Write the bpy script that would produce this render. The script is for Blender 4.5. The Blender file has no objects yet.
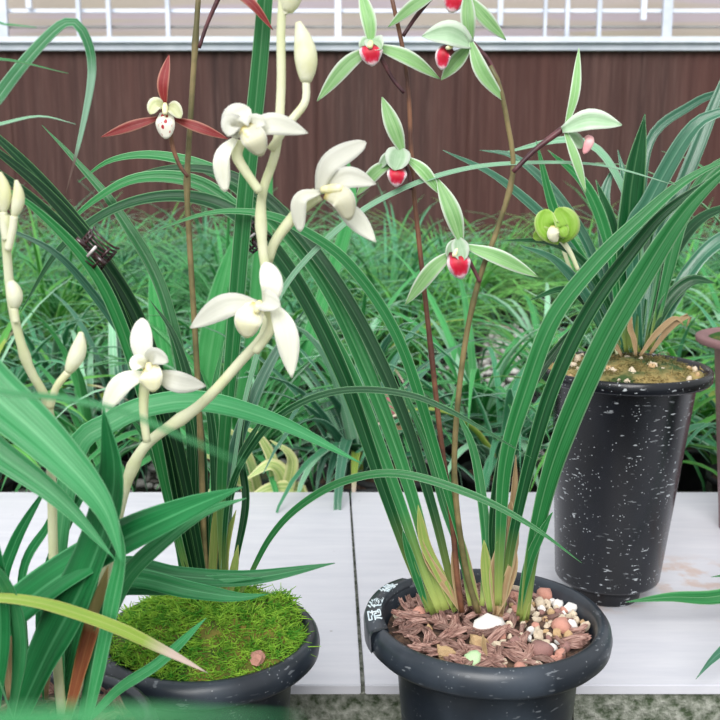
import bpy, bmesh, math, random
from mathutils import Vector, Matrix, noise
random.seed(7)
R = random.Random(11)
S = bpy.context.scene
COL = S.collection
PI = math.pi
# ------------------------------------------------------------------ camera
PITCH = math.radians(11); F = 1000.0; CAMZ = .41
cd = bpy.data.cameras.new('camera'); cam = bpy.data.objects.new('camera', cd); COL.objects.link(cam)
cam.location = (0, 0, CAMZ); cam.rotation_euler = (PI/2 - PITCH, 0, 0)
cd.sensor_width = 36; cd.lens = 50; cd.clip_start = .01
cd.dof.use_dof = True; cd.dof.focus_distance = .70; cd.dof.aperture_fstop = 20
S.camera = cam
CO = Vector((0, 0, CAMZ)); FW = Vector((0, math.cos(PITCH), -math.sin(PITCH))); UP = Vector((0, math.sin(PITCH), math.cos(PITCH)))
def ray(px, py): return FW + Vector((1, 0, 0))*((px-360)/F) - UP*((py-360)/F)
def P(px, py, Y):
    d = ray(px, py); return CO + d*(Y/d.y)
def Pz(px, py, z):
    d = ray(px, py); return CO + d*((z-CAMZ)/d.z)
def lin(c):
    c /= 255.0
    return c/12.92 if c <= .04045 else ((c+.055)/1.055)**2.4
def RGB(r, g, b): return (lin(r), lin(g), lin(b), 1)
# ------------------------------------------------------------------ objects
ORG = {}
def thing(name, label, cat, loc=(0, 0, 0), group=None):
    o = bpy.data.objects.new(name, None); COL.objects.link(o); o.empty_display_size = .02
    o.location = loc; o['label'] = label; o['category'] = cat
    if group: o['group'] = group
    ORG[o] = Vector(loc); return o
def tag(o, label, cat, group=None, kind=None):
    o['label'] = label; o['category'] = cat
    if group: o['group'] = group
    if kind: o['kind'] = kind
    return o
def mk(name, verts, faces, mat, par=None, uvs=None, org=None, smooth=True):
    """one mesh object; verts in world space"""
    og = ORG[par] if par is not None else Vector(org or (0, 0, 0))
    me = bpy.data.meshes.new(name); me.from_pydata([Vector(v)-og for v in verts], [], faces)
    if uvs:
        l = me.uv_layers.new(name='UVMap')
        for lp in me.loops: l.data[lp.index].uv = uvs[lp.vertex_index]
    if smooth: me.polygons.foreach_set('use_smooth', [True]*len(me.polygons))
    me.materials.append(mat)
    o = bpy.data.objects.new(name, me); COL.objects.link(o)
    if par is not None: o.parent = par; ORG[o] = og
    else: o.location = og; ORG[o] = og
    return o
class MB:
    def __init__(s): s.v = []; s.f = []; s.uv = []
    def add(s, v, f, uv=None):
        k = len(s.v); s.v += [Vector(a) for a in v]; s.f += [[i+k for i in a] for a in f]; s.uv += uv or [(0, 0)]*len(v)
    def box(s, a, b):
        x0, y0, z0 = a; x1, y1, z1 = b
        s.add([(x0,y0,z0),(x1,y0,z0),(x1,y1,z0),(x0,y1,z0),(x0,y0,z1),(x1,y0,z1),(x1,y1,z1),(x0,y1,z1)],
              [(0,3,2,1),(4,5,6,7),(0,1,5,4),(1,2,6,5),(2,3,7,6),(3,0,4,7)])
    def tube(s, pts, rad, n=8):
        v = []; f = []; uv = []
        m = len(pts)
        for i, p in enumerate(pts):
            t = (pts[min(i+1, m-1)]-pts[max(i-1, 0)]).normalized()
            a = t.cross(Vector((.31, .9, .2))).normalized(); b = t.cross(a)
            r = rad(i/(m-1)) if callable(rad) else rad
            for k in range(n):
                an = 2*PI*k/n; v.append(p + a*(r*math.cos(an)) + b*(r*math.sin(an))); uv.append((k/n, i/(m-1)))
        for i in range(m-1):
            for k in range(n):
                f.append((i*n+k, i*n+(k+1) % n, (i+1)*n+(k+1) % n, (i+1)*n+k))
        f.append(tuple(range(n-1, -1, -1))); f.append(tuple((m-1)*n+k for k in range(n)))
        s.add(v, f, uv)
    def lathe(s, prof, c, n=72):
        v = []; f = []; m = len(prof)
        for r, z in prof:
            for k in range(n):
                a = 2*PI*k/n; v.append((c[0]+r*math.cos(a), c[1]+r*math.sin(a), c[2]+z))
        for i in range(m-1):
            for k in range(n): f.append((i*n+k, (i+1)*n+k, (i+1)*n+(k+1) % n, i*n+(k+1) % n))
        s.add(v, f)
    def build(s, name, mat, par=None, org=None, smooth=True): return mk(name, s.v, s.f, mat, par, s.uv, org, smooth)
def catmull(pts, n):
    """pts: list of Vector, chord parametrised, n samples"""
    p = [pts[0]*2-pts[1]] + pts + [pts[-1]*2-pts[-2]]
    seg = [(pts[i+1]-pts[i]).length for i in range(len(pts)-1)]; L = sum(seg); out = []
    for k in range(n):
        d = L*k/(n-1); i = 0
        while i < len(seg)-1 and d > seg[i]: d -= seg[i]; i += 1
        t = min(1, d/max(seg[i], 1e-9)); a, b, c, e = p[i], p[i+1], p[i+2], p[i+3]
        out.append(.5*((2*b) + (c-a)*t + (2*a-5*b+4*c-e)*t*t + (3*b-a-3*c+e)*t**3))
    return out
def px3(pts, Y0, Y1):
    ch = [0]
    for a, b in zip(pts, pts[1:]): ch.append(ch[-1]+math.hypot(a[0]-b[0], a[1]-b[1]))
    return [P(q[0], q[1], q[2] if len(q) > 2 else Y0+(Y1-Y0)*c/ch[-1]) for q, c in zip(pts, ch)]
def strap(u): return (.42+.58*min(1, u/.4)**.9) * (1 if u < .6 else max(.03, 1-((u-.6)/.4)**2.1))
def grass(u): return (.75+.25*min(1, u/.2)) * max(.04, 1-u**2.4)
def sepal(u): return (.3+.7*math.sin(min(u/.45, 1)*PI/2)) if u < .45 else max(.05, math.cos((u-.45)/.55*PI/2)**.85)
def blunt(u): return (.3+.7*math.sin(min(u/.55, 1)*PI/2)) if u < .55 else max(.1, math.cos((u-.55)/.45*PI/2)**.5)
def lipp(u): return (.55+.45*math.sin(min(u/.5, 1)*PI/2)) if u < .5 else max(.15, math.cos((u-.5)/.5*PI/2)**.5)
def ribbon(line, w, prof, fold, face, th, wav=0, wseed=0):
    """closed strap with a channelled section; line: list of Vectors; w half width in m"""
    n = len(line); X = (-1, -.5, 0, .5, 1); v = []; uv = []; f = []
    face = Vector(face).normalized(); ls = None
    for i, p in enumerate(line):
        t = (line[min(i+1, n-1)]-line[max(i-1, 0)]).normalized()
        s = t.cross(face)
        if s.length < .15 and ls is not None: s = ls
        s = (s - t*s.dot(t)).normalized()
        if ls is not None and s.dot(ls) < 0: s = -s
        ls = s; nn = s.cross(t).normalized()
        if wav:
            a = wav*noise.noise(Vector((i/n*4, wseed*7.3, .5))); s2 = s*math.cos(a)+nn*math.sin(a); nn = nn*math.cos(a)-s*math.sin(a); s = s2
        u = i/(n-1); h = w*prof(u)
        for x in X: v.append(p + s*(h*x) + nn*(h*fold*(abs(x)**1.3-.45))); uv.append(((x+1)/2, u))
        for x in X[::-1]: v.append(p + s*(h*x*.97) + nn*(h*fold*(abs(x)**1.3-.45) - th)); uv.append(((x+1)/2, u))
    for i in range(n-1):
        a = i*10; b = a+10
        for k in range(10): f.append((a+k, a+(k+1) % 10, b+(k+1) % 10, b+k))
    f.append(tuple(range(9, -1, -1))); f.append(tuple((n-1)*10+k for k in range(10)))
    return v, f, uv
FRONT = (0, -.8, .6)
def leaf(par, pts, Y0, Y1, w, mat, prof=strap, fold=.3, face=FRONT, n=30, th=.0006, name='leaf', wav=.5):
    l3 = px3(pts, Y0, Y1); tot = sum(math.hypot(a[0]-b[0], a[1]-b[1]) for a, b in zip(pts, pts[1:])); n = max(n, min(110, int(tot/9))); line = catmull(l3, n)
    ym = sum(q.y for q in l3)/len(l3)
    v, f, uv = ribbon(line, w*.5*ym/F*1.04, prof, fold, face, th, wav, R.random()*9)
    return mk(name, v, f, mat, par, uv)
def petal(par, pts, Y, w, mat, prof=sepal, fold=.3, face=(0, -1, .25), n=16, th=.0007, name='sepal'):
    q = [(a[0], a[1], Y + (a[2] if len(a) > 2 else 0)) for a in pts]
    return leaf(par, q, Y, Y, w, mat, prof, fold, face, n, th, name, 0)
def stalk(par, pts, Y0, Y1, r0, r1, mat, name='flower_stalk', n=40, nodes=()):
    """r in pixels at that depth"""
    l3 = px3(pts, Y0, Y1); line = catmull(l3, n); k = sum(q.y for q in l3)/len(l3)/F
    mb = MB(); mb.tube(line, lambda u: (r0+(r1-r0)*u)*k*(1+sum(.35*math.exp(-((u-q)/.012)**2) for q in nodes)), 10)
    return mb.build(name, mat, par)
# ------------------------------------------------------------------ materials
def newmat(name):
    m = bpy.data.materials.new(name); m.use_nodes = True; nt = m.node_tree
    for x in list(nt.nodes): nt.nodes.remove(x)
    out = nt.nodes.new('ShaderNodeOutputMaterial'); b = nt.nodes.new('ShaderNodeBsdfPrincipled')
    nt.links.new(b.outputs[0], out.inputs[0]); return m, nt, b, out
class N:
    def __init__(s, nt): s.nt = nt
    def n(s, t, **k):
        x = s.nt.nodes.new('ShaderNode'+t)
        for a, b in k.items():
            if hasattr(x, a): setattr(x, a, b)
        return x
    def set(s, inp, val):
        if hasattr(val, 'is_linked') or isinstance(val, bpy.types.NodeSocket): s.nt.links.new(val, inp)
        else: inp.default_value = val
    def math(s, op, a, b=0.0, c=0.0):
        x = s.n('Math', operation=op); s.set(x.inputs[0], a); s.set(x.inputs[1], b); s.set(x.inputs[2], c); return x.outputs[0]
    def mix(s, f, a, b):
        x = s.n('MixRGB'); s.set(x.inputs[0], f); s.set(x.inputs[1], a); s.set(x.inputs[2], b); return x.outputs[0]
    def noise(s, vec, scale, det=3, rough=.5):
        x = s.n('TexNoise'); s.set(x.inputs['Vector'], vec); x.inputs['Scale'].default_value = scale; x.inputs['Detail'].default_value = det; x.inputs['Roughness'].default_value = rough; return x.outputs[0]
    def map(s, vec, sc=(1, 1, 1), loc=(0, 0, 0)):
        x = s.n('Mapping'); s.set(x.inputs[0], vec); x.inputs[1].default_value = loc; x.inputs[3].default_value = sc; return x.outputs[0]
    def ramp(s, f, stops):
        x = s.n('ValToRGB'); s.set(x.inputs[0], f); e = x.color_ramp.elements
        while len(e) < len(stops): e.new(.5)
        for q, (p, c) in zip(e, stops): q.position = p; q.color = c if len(c) == 4 else (*c, 1)
        return x.outputs[0]
    def step(s, f, lo, hi):
        x = s.n('MapRange'); x.clamp = True; s.set(x.inputs[0], f); x.inputs[1].default_value = lo; x.inputs[2].default_value = hi; return x.outputs[0]
    def xyz(s, v):
        x = s.n('SeparateXYZ'); s.set(x.inputs[0], v); return x.outputs
    def coord(s, k): return s.n('TexCoord').outputs[k]
    def bump(s, b, h, st=.3, dist=.002):
        x = s.n('Bump'); x.inputs['Strength'].default_value = st; x.inputs['Distance'].default_value = dist; s.set(x.inputs['Height'], h); s.nt.links.new(x.outputs[0], b.inputs['Normal'])
def blade(name, dark, light, edge, rough=.38, trans=.22, edgew=.1, rib=.5, stripe=.5, spec=.5, tipc=None, tipat=.8, tipw=.12, basec=None, latec=None, lateat=.8):
    m, nt, b, out = newmat(name); q = N(nt)
    uv = q.coord('UV'); x, y, _ = q.xyz(uv)
    rnd = q.n('ObjectInfo').outputs['Random']
    off = q.n('CombineXYZ'); q.set(off.inputs[2], q.math('MULTIPLY', rnd, 30.0))
    vv = q.n('VectorMath', operation='ADD'); q.set(vv.inputs[0], q.map(uv, (16, .9, 1))); q.set(vv.inputs[1], off.outputs[0])
    st = q.step(q.noise(vv.outputs[0], 1.0, 4, .6), .35, .68)
    c = q.mix(q.math('MULTIPLY', st, stripe), dark, light)
    big = q.noise(q.map(uv, (1.2, 5, 1)), 1.0)
    c = q.mix(q.math('MULTIPLY', q.step(big, .4, .75), .35), c, light)
    ax = q.math('ABSOLUTE', q.math('SUBTRACT', x, .5))
    ribm = q.math('MULTIPLY', q.math('SUBTRACT', 1.0, q.step(ax, .012, .05)), rib)
    c = q.mix(ribm, c, edge)
    em = q.step(ax, .5-edgew, .5-edgew*.25)
    c = q.mix(q.math('MULTIPLY', em, .8), c, edge)
    if basec is not None: c = q.mix(q.math('SUBTRACT', 1.0, q.step(y, .02, .17)), c, basec)
    if latec is not None: c = q.mix(q.math('MULTIPLY', q.step(y, lateat, lateat+.02), .75), c, latec)
    if tipc is not None: c = q.mix(q.step(y, tipat, min(1, tipat+tipw)), c, tipc)
    hv = q.n('HueSaturation'); q.set(hv.inputs['Color'], c); q.set(hv.inputs['Value'], q.math('ADD', .82, q.math('MULTIPLY', rnd, .36)))
    c = hv.outputs[0]
    q.set(b.inputs['Base Color'], c); b.inputs['Roughness'].default_value = rough; b.inputs['Specular IOR Level'].default_value = spec
    q.bump(b, st, .25, .0006)
    tr = q.n('BsdfTranslucent'); q.set(tr.inputs[0], c); mx = q.n('MixShader'); mx.inputs[0].default_value = trans
    nt.links.new(b.outputs[0], mx.inputs[1]); nt.links.new(tr.outputs[0], mx.inputs[2]); nt.links.new(mx.outputs[0], out.inputs[0])
    return m
def plain(name, c1, c2, scale=30, rough=.6, bump=.0, dist=.002, spec=.5, trans=0, lo=.4, hi=.62, per=False):
    m, nt, b, out = newmat(name); q = N(nt); oc = q.coord('Object')
    f = q.noise(oc, scale, 5, .6); c = q.mix(q.step(f, lo, hi), c1, c2)
    if per:
        hv = q.n('HueSaturation'); q.set(hv.inputs['Color'], c); rnd = q.n('ObjectInfo').outputs['Random']
        q.set(hv.inputs['Value'], q.math('ADD', .65, q.math('MULTIPLY', rnd, .7))); c = hv.outputs[0]
    q.set(b.inputs['Base Color'], c); b.inputs['Roughness'].default_value = rough; b.inputs['Specular IOR Level'].default_value = spec
    if bump: q.bump(b, f, bump, dist)
    if trans:
        tr = q.n('BsdfTranslucent'); q.set(tr.inputs[0], c); mx = q.n('MixShader'); mx.inputs[0].default_value = trans
        nt.links.new(b.outputs[0], mx.inputs[1]); nt.links.new(tr.outputs[0], mx.inputs[2]); nt.links.new(mx.outputs[0], out.inputs[0])
    return m
M = {}
M['leaf'] = blade('orchid_leaf', RGB(20, 108, 48), RGB(74, 164, 96), RGB(168, 214, 168), basec=RGB(160, 175, 95), rib=.25, rough=.34, spec=.5, edgew=.07)
M['leafdark'] = blade('orchid_leaf_dark', RGB(8, 66, 30), RGB(32, 114, 60), RGB(150, 205, 150), basec=RGB(130, 150, 75), rib=.2, rough=.36, spec=.5, edgew=.07)
M['leafblack'] = blade('orchid_leaf_blackish', RGB(5, 50, 24), RGB(22, 92, 48), RGB(130, 190, 120), rib=.25, rough=.36, spec=.5, edgew=.06)
M['leafgrey'] = blade('orchid_leaf_bluish', RGB(28, 96, 66), RGB(84, 156, 122), RGB(170, 212, 185), rough=.3, spec=.9, rib=.25, edgew=.07)
M['leafnear'] = blade('orchid_leaf_bright', RGB(40, 142, 76), RGB(112, 200, 140), RGB(150, 220, 165), edgew=.05, rib=.3, trans=.3, rough=.34)
M['leafneardark'] = blade('orchid_leaf_deep', RGB(18, 104, 52), RGB(56, 156, 92), RGB(110, 195, 135), edgew=.05, rib=.4, rough=.34)
M['pale'] = blade('pale_thin_leaf', RGB(120, 184, 140), RGB(176, 220, 190), RGB(205, 232, 212), edgew=.1)
M['yellowing'] = blade('yellowing_leaf', RGB(140, 178, 70), RGB(190, 208, 96), RGB(210, 215, 130), tipc=RGB(225, 205, 190), tipat=.72)
M['browntip'] = blade('leaf_with_withered_tip', RGB(34, 120, 60), RGB(100, 180, 130), RGB(180, 220, 190), tipc=RGB(120, 95, 88), tipat=.945, tipw=.02, latec=RGB(176, 218, 192), lateat=.852)
M['cream_striped'] = blade('cream_striped_leaf', RGB(120, 165, 80), RGB(214, 218, 150), RGB(235, 232, 180), edgew=.25, stripe=.9)
M['bg1'] = blade('bed_leaf', RGB(54, 156, 80), RGB(134, 216, 146), RGB(170, 226, 175), edgew=.06, trans=.4, rib=.2, spec=.25, rough=.5)
M['bg2'] = blade('bed_leaf_bluish', RGB(54, 140, 92), RGB(134, 204, 164), RGB(185, 226, 200), edgew=.06, trans=.35, rib=.2, spec=.25, rough=.5)
M['bg3'] = blade('bed_leaf_yellowish', RGB(84, 172, 76), RGB(156, 222, 126), RGB(185, 230, 155), edgew=.06, trans=.45, rib=.2, spec=.25, rough=.5)
M['sheath'] = blade('dry_sheath', RGB(146, 118, 84), RGB(196, 172, 132), RGB(196, 178, 138), rough=.7, trans=.15, rib=.2)
M['sheathred'] = blade('reddish_sheath', RGB(120, 62, 34), RGB(168, 100, 58), RGB(190, 140, 90), rough=.6, trans=.15, rib=.2, tipc=RGB(205, 178, 120), tipat=.55)
M['sheathgreen'] = blade('green_sheath', RGB(120, 150, 70), RGB(170, 178, 100), RGB(190, 180, 120), rough=.6, trans=.15, rib=.3)
M['sepalgreen'] = blade('pale_green_sepal', RGB(120, 176, 104), RGB(168, 210, 146), RGB(244, 250, 240), edgew=.17, rough=.5, trans=.25, rib=.1, stripe=.9)
M['hood'] = blade('whitish_green_petal', RGB(165, 200, 160), RGB(205, 226, 200), RGB(236, 244, 232), edgew=.25, rough=.5, trans=.25, rib=0)
M['petalcream'] = blade('cream_green_petal', RGB(206, 212, 160), RGB(232, 234, 204), RGB(240, 240, 220), edgew=.2, rough=.5, trans=.25, rib=.1)
M['maroon'] = blade('maroon_sepal', RGB(136, 36, 40), RGB(186, 78, 74), RGB(216, 160, 140), edgew=.16, rough=.45, trans=.25, rib=.15)
M['creampetal'] = blade('cream_petal', RGB(246, 246, 234), RGB(252, 252, 244), RGB(252, 252, 246), rough=.5, trans=.4, rib=0, stripe=.6)
M['creamlip'] = blade('cream_lip', RGB(252, 249, 220), RGB(253, 252, 236), RGB(253, 252, 244), rough=.5, trans=.35, rib=.1, basec=RGB(246, 228, 140))
M['creamstalk'] = plain('cream_stalk', RGB(226, 230, 186), RGB(242, 242, 212), 40, .5, trans=.25)
M['bud'] = plain('cream_bud', RGB(238, 238, 196), RGB(248, 248, 226), 60, .5, trans=.3)
M['yellowspot'] = plain('yellow_blotch', RGB(226, 206, 110), RGB(238, 222, 140), 60, .5)
M['brownstalk'] = plain('brown_stalk', RGB(84, 52, 42), RGB(128, 86, 62), 50, .5)
M['olivestalk'] = plain('olive_stalk', RGB(96, 92, 58), RGB(140, 124, 84), 50, .5)
M['purplestalk'] = plain('purple_pedicel', RGB(60, 28, 36), RGB(104, 58, 62), 70, .45)
M['columncream'] = plain('cream_column', RGB(236, 228, 168), RGB(246, 242, 206), 200, .5)
def lip_red():
    m, nt, b, out = newmat('red_lip'); q = N(nt); uv = q.coord('UV'); x, y, _ = q.xyz(uv)
    ax = q.math('ABSOLUTE', q.math('SUBTRACT', x, .5))
    e = q.math('MAXIMUM', q.math('MULTIPLY', ax, 2.0), q.math('SUBTRACT', q.math('MULTIPLY', y, 2.0), 1.0))
    nz = q.noise(q.map(uv, (9, 9, 1)), 1.0, 3)
    e = q.math('ADD', e, q.math('MULTIPLY', q.math('SUBTRACT', nz, .5), .45))
    c = q.ramp(e, [(.0, RGB(170, 8, 36)), (.5, RGB(206, 20, 54)), (.7, RGB(222, 70, 100)), (.82, RGB(240, 205, 212)), (1, RGB(246, 236, 236))])
    c = q.mix(q.math('SUBTRACT', 1.0, q.step(y, .22, .42)), c, RGB(96, 4, 24))
    q.set(b.inputs['Base Color'], c); b.inputs['Roughness'].default_value = .5; return m
M['lipred'] = lip_red()
def lip_spot():
    m, nt, b, out = newmat('spotted_lip'); q = N(nt); uv = q.coord('UV'); x, y, _ = q.xyz(uv)
    vo = q.n('TexVoronoi'); q.set(vo.inputs['Vector'], q.map(uv, (4.6, 5.2, 1), (.2, .1, 0))); vo.inputs['Scale'].default_value = 1
    ax = q.math('ABSOLUTE', q.math('SUBTRACT', x, .5))
    k = q.math('MULTIPLY', q.math('SUBTRACT', 1.0, q.step(vo.outputs[0], .36, .44)), q.math('SUBTRACT', 1.0, q.step(ax, .28, .4)))
    q.set(b.inputs['Base Color'], q.mix(k, RGB(242, 238, 224), RGB(176, 28, 44))); b.inputs['Roughness'].default_value = .5; return m
M['lipspot'] = lip_spot()
M['lippink'] = plain('pink_lip', RGB(222, 150, 156), RGB(240, 196, 196), 120, .5)
def pot_mat(name, base, base2, speck, amount=.8, rough=.32):
    m, nt, b, out = newmat(name); q = N(nt); oc = q.coord('Object')
    c = q.mix(q.step(q.noise(q.map(oc, (1, 1, .35)), 22, 5), .4, .7), base, base2)
    vo = q.n('TexVoronoi'); q.set(vo.inputs['Vector'], oc); vo.inputs['Scale'].default_value = 300
    k = q.math('MULTIPLY', q.math('SUBTRACT', 1.0, q.step(vo.outputs[0], .12, .2)), q.step(q.noise(oc, 60, 2), .5, .56))
    wv = q.noise(q.map(oc, (110, 110, 420)), 1.0, 2, .4)
    k2 = q.math('MULTIPLY', q.step(wv, .66, .69), q.step(q.noise(oc, 28, 2), .45, .6))
    k = q.math('MULTIPLY', q.math('MAXIMUM', k, k2), amount)
    q.set(b.inputs['Base Color'], q.mix(k, c, speck)); b.inputs['Roughness'].default_value = rough
    return m
M['potblack'] = pot_mat('black_plastic', RGB(34, 40, 48), RGB(60, 68, 78), RGB(170, 176, 182), .35, .34)
M['potblackspeck'] = pot_mat('black_plastic_chalky', RGB(8, 10, 15), RGB(22, 26, 34), RGB(196, 202, 206), .9, .24)
M['potmauve'] = pot_mat('mauve_plastic', RGB(132, 96, 98), RGB(154, 116, 116), RGB(190, 170, 165), .3, .5)
M['paint'] = plain('white_marker', RGB(206, 224, 232), RGB(228, 238, 242), 200, .6)
M['soil'] = plain('dark_potting_mix', RGB(52, 36, 30), RGB(104, 80, 64), 160, .9, .8, .004)
M['moss'] = plain('moss_green', RGB(74, 160, 36), RGB(182, 228, 78), 130, .8, trans=.2, lo=.36, hi=.62)
M['mossgold'] = plain('moss_ground', RGB(40, 84, 20), RGB(170, 146, 72), 24, .9, .8, .004, lo=.45, hi=.66)
M['mossdark'] = plain('moss_dry', RGB(54, 78, 34), RGB(160, 140, 88), 30, .9, .9, .004, lo=.4, hi=.6)
def bark_mat():
    m, nt, b, out = newmat('bark'); q = N(nt); oc = q.coord('Object'); rnd = q.n('ObjectInfo').outputs['Random']
    off = q.n('CombineXYZ'); q.set(off.inputs[0], q.math('MULTIPLY', rnd, 9.0)); vv = q.n('VectorMath', operation='ADD'); q.set(vv.inputs[0], q.map(oc, (90, 800, 800))); q.set(vv.inputs[1], off.outputs[0])
    f = q.noise(vv.outputs[0], 1.0, 4, .6)
    c = q.ramp(f, [(.3, RGB(66, 42, 38)), (.45, RGB(142, 104, 94)), (.7, RGB(204, 168, 156))])
    hv = q.n('HueSaturation'); q.set(hv.inputs['Color'], c); q.set(hv.inputs['Value'], q.math('ADD', .6, q.math('MULTIPLY', rnd, .6)))
    q.set(b.inputs['Base Color'], hv.outputs[0]); b.inputs['Roughness'].default_value = .85; q.bump(b, f, .8, .002); return m
M['bark'] = bark_mat()
M['stonecream'] = plain('stone_cream', RGB(208, 186, 160), RGB(234, 222, 200), 140, .8, .5, .001, per=False)
M['stoneochre'] = plain('stone_ochre', RGB(190, 150, 108), RGB(222, 194, 150), 160, .8, .6, .001)
M['stonered'] = plain('stone_red', RGB(204, 140, 124), RGB(226, 172, 154), 150, .85, .6, .001)
M['stonewhite'] = plain('stone_white', RGB(222, 218, 214), RGB(240, 238, 236), 120, .6)
M['stonegreen'] = plain('stone_green', RGB(168, 204, 150), RGB(200, 222, 182), 120, .7)
M['stonemauve'] = plain('stone_mauve', RGB(146, 104, 100), RGB(182, 142, 134), 150, .8, .6, .001)
M['clip'] = plain('brown_clip_plastic', RGB(38, 14, 18), RGB(64, 26, 30), 90, .2, spec=.8)
M['metal'] = plain('clip_spring', RGB(190, 180, 180), RGB(220, 214, 214), 90, .3)
def board_mat():
    m, nt, b, out = newmat('white_board'); q = N(nt); oc = q.coord('Object'); x, y, z = q.xyz(oc)
    c = q.mix(q.step(q.noise(q.map(oc, (3, 22, 3)), 3, 6, .65), .35, .75), RGB(214, 214, 221), RGB(200, 201, 210))
    sp = q.n('TexVoronoi'); q.set(sp.inputs['Vector'], oc); sp.inputs['Scale'].default_value = 34
    c = q.mix(q.math('MULTIPLY', q.math('SUBTRACT', 1.0, q.step(sp.outputs[0], .03, .06)), q.step(q.noise(oc, 9, 1), .5, .6)), c, RGB(150, 146, 146))
    # brown dirt stains with a shape of their own
    for (sx, sy, r) in ((.325, .955, .10), (.24, .90, .05), (.36, .875, .05), (-.13, .83, .03)):
        dx = q.math('SUBTRACT', x, sx); dy = q.math('MULTIPLY', q.math('SUBTRACT', y, sy), 1.5)
        d = q.math('SQRT', q.math('ADD', q.math('MULTIPLY', dx, dx), q.math('MULTIPLY', dy, dy)))
        k = q.math('MULTIPLY', q.math('SUBTRACT', 1.0, q.step(d, r*.4, r)), q.step(q.noise(oc, 34, 5, .6), .47, .6))
        c = q.mix(q.math('MULTIPLY', k, .55), c, RGB(196, 160, 136))
    q.set(b.inputs['Base Color'], c); b.inputs['Roughness'].default_value = .45; return m
M['board'] = board_mat()
M['boardedge'] = plain('board_edge', RGB(188, 184, 184), RGB(206, 202, 202), 60, .7)
M['concrete'] = plain('mossy_concrete', RGB(62, 76, 52), RGB(176, 178, 168), 120, .9, .9, .006, lo=.35, hi=.7)
def floor_mat():
    m, nt, b, out = newmat('gravel_ground'); q = N(nt); oc = q.coord('Object')
    vo = q.n('TexVoronoi'); q.set(vo.inputs['Vector'], oc); vo.inputs['Scale'].default_value = 60
    c = q.mix(q.step(q.noise(oc, 8, 4), .4, .6), RGB(30, 34, 28), RGB(74, 74, 66))
    hs = q.xyz(vo.outputs['Color'])
    c = q.mix(q.math('MULTIPLY', q.step(hs[0], .72, .78), q.step(q.noise(oc, 3, 2), .46, .56)), c, RGB(170, 166, 160))
    q.set(b.inputs['Base Color'], c); b.inputs['Roughness'].default_value = .9; q.bump(b, vo.outputs[0], .6, .01); return m
M['floor'] = floor_mat()
def pad_mat():
    m, nt, b, out = newmat('brown_cooling_pad'); q = N(nt); oc = q.coord('Object')
    s = q.noise(q.map(oc, (26, 1, .8)), 1.0, 5, .65); f = q.noise(q.map(oc, (150, 1, 4)), 1.0, 3, .6); g = q.noise(q.map(oc, (2.2, 1, .12)), 1.0, 2)
    c = q.mix(q.step(s, .35, .7), RGB(54, 35, 33), RGB(86, 60, 55))
    c = q.mix(q.math('MULTIPLY', q.step(f, .5, .72), .45), c, RGB(110, 86, 80))
    c = q.mix(q.math('MULTIPLY', q.step(g, .4, .65), .5), c, RGB(84, 44, 38))
    q.set(b.inputs['Base Color'], c); b.inputs['Roughness'].default_value = .85; return m
M['pad'] = pad_mat()
M['rail'] = plain('white_rail', RGB(210, 217, 230), RGB(222, 228, 238), 8, .4)
M['rail2'] = plain('galvanised_bar', RGB(186, 194, 206), RGB(204, 210, 220), 8, .4)
M['wire'] = plain('dark_wire', RGB(120, 120, 118), RGB(140, 140, 138), 8, .5)
def film_mat():
    m, nt, b, out = newmat('hazy_film'); q = N(nt); oc = q.coord('Object'); x, y, z = q.xyz(oc)
    k = q.step(q.noise(q.map(oc, (.5, 1, 7)), 1.0, 3), .4, .65)
    c = q.mix(k, RGB(216, 206, 202), RGB(208, 200, 184))
    c = q.mix(q.step(q.noise(q.map(oc, (.8, 1, 20), (3, 0, 0)), 1.0, 2), .5, .62), c, RGB(212, 202, 208))
    tr = q.n('BsdfTranslucent'); q.set(tr.inputs[0], c); q.set(b.inputs['Base Color'], c); b.inputs['Roughness'].default_value = .5
    mx = q.n('MixShader'); mx.inputs[0].default_value = .55
    nt.links.new(b.outputs[0], mx.inputs[1]); nt.links.new(tr.outputs[0], mx.inputs[2]); nt.links.new(mx.outputs[0], out.inputs[0]); return m
M['film'] = film_mat()
# ------------------------------------------------------------------ setting
ZF = -.12
def structure(o): o['kind'] = 'structure'; return o
mb = MB(); mb.box((-4, -.6, ZF-.1), (4, 6.5, ZF)); structure(mb.build('floor', M['floor'], smooth=False))
WY = 4.2; WT = P(360, 51, WY).z
v = []; f = []; nx = 700
for i in range(nx+1):
    xx = -3.6+7.2*i/nx; yy = WY + .0025*math.sin(i*PI/2) + (.006 if abs((xx+.18) % .62) < .012 else 0)
    v += [(xx, yy, ZF), (xx, yy, WT), (xx, WY+.15, WT), (xx, WY+.15, ZF)]
for i in range(nx):
    for k in range(4): f.append((i*4+k, i*4+(k+1) % 4, i*4+4+(k+1) % 4, i*4+4+k))
structure(mk('wall_back', v, f, M['pad'], smooth=False))
z1 = P(360, 38, WY).z
mb = MB(); mb.box((-3.6, WY-.05, WT+.028), (3.6, WY+.16, z1)); structure(mb.build('trim_1', M['rail'], smooth=False))
mb = MB(); mb.box((-3.6, WY-.03, WT), (3.6, WY+.16, WT+.028)); structure(mb.build('trim_2', M['rail2'], smooth=False))
mb = MB(); mb.box((-3.8, WY+.55, z1-.1), (3.8, WY+.56, 2.6)); win = structure(mb.build('window_1', M['film'], smooth=False))
def wpart(name, boxes, mat):
    b = MB()
    for a in boxes: b.box(*a)
    return b.build(name, mat, win, smooth=False)
YB = WY+.2
def X(px, Y): return P(px, 20, Y).x
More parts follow.
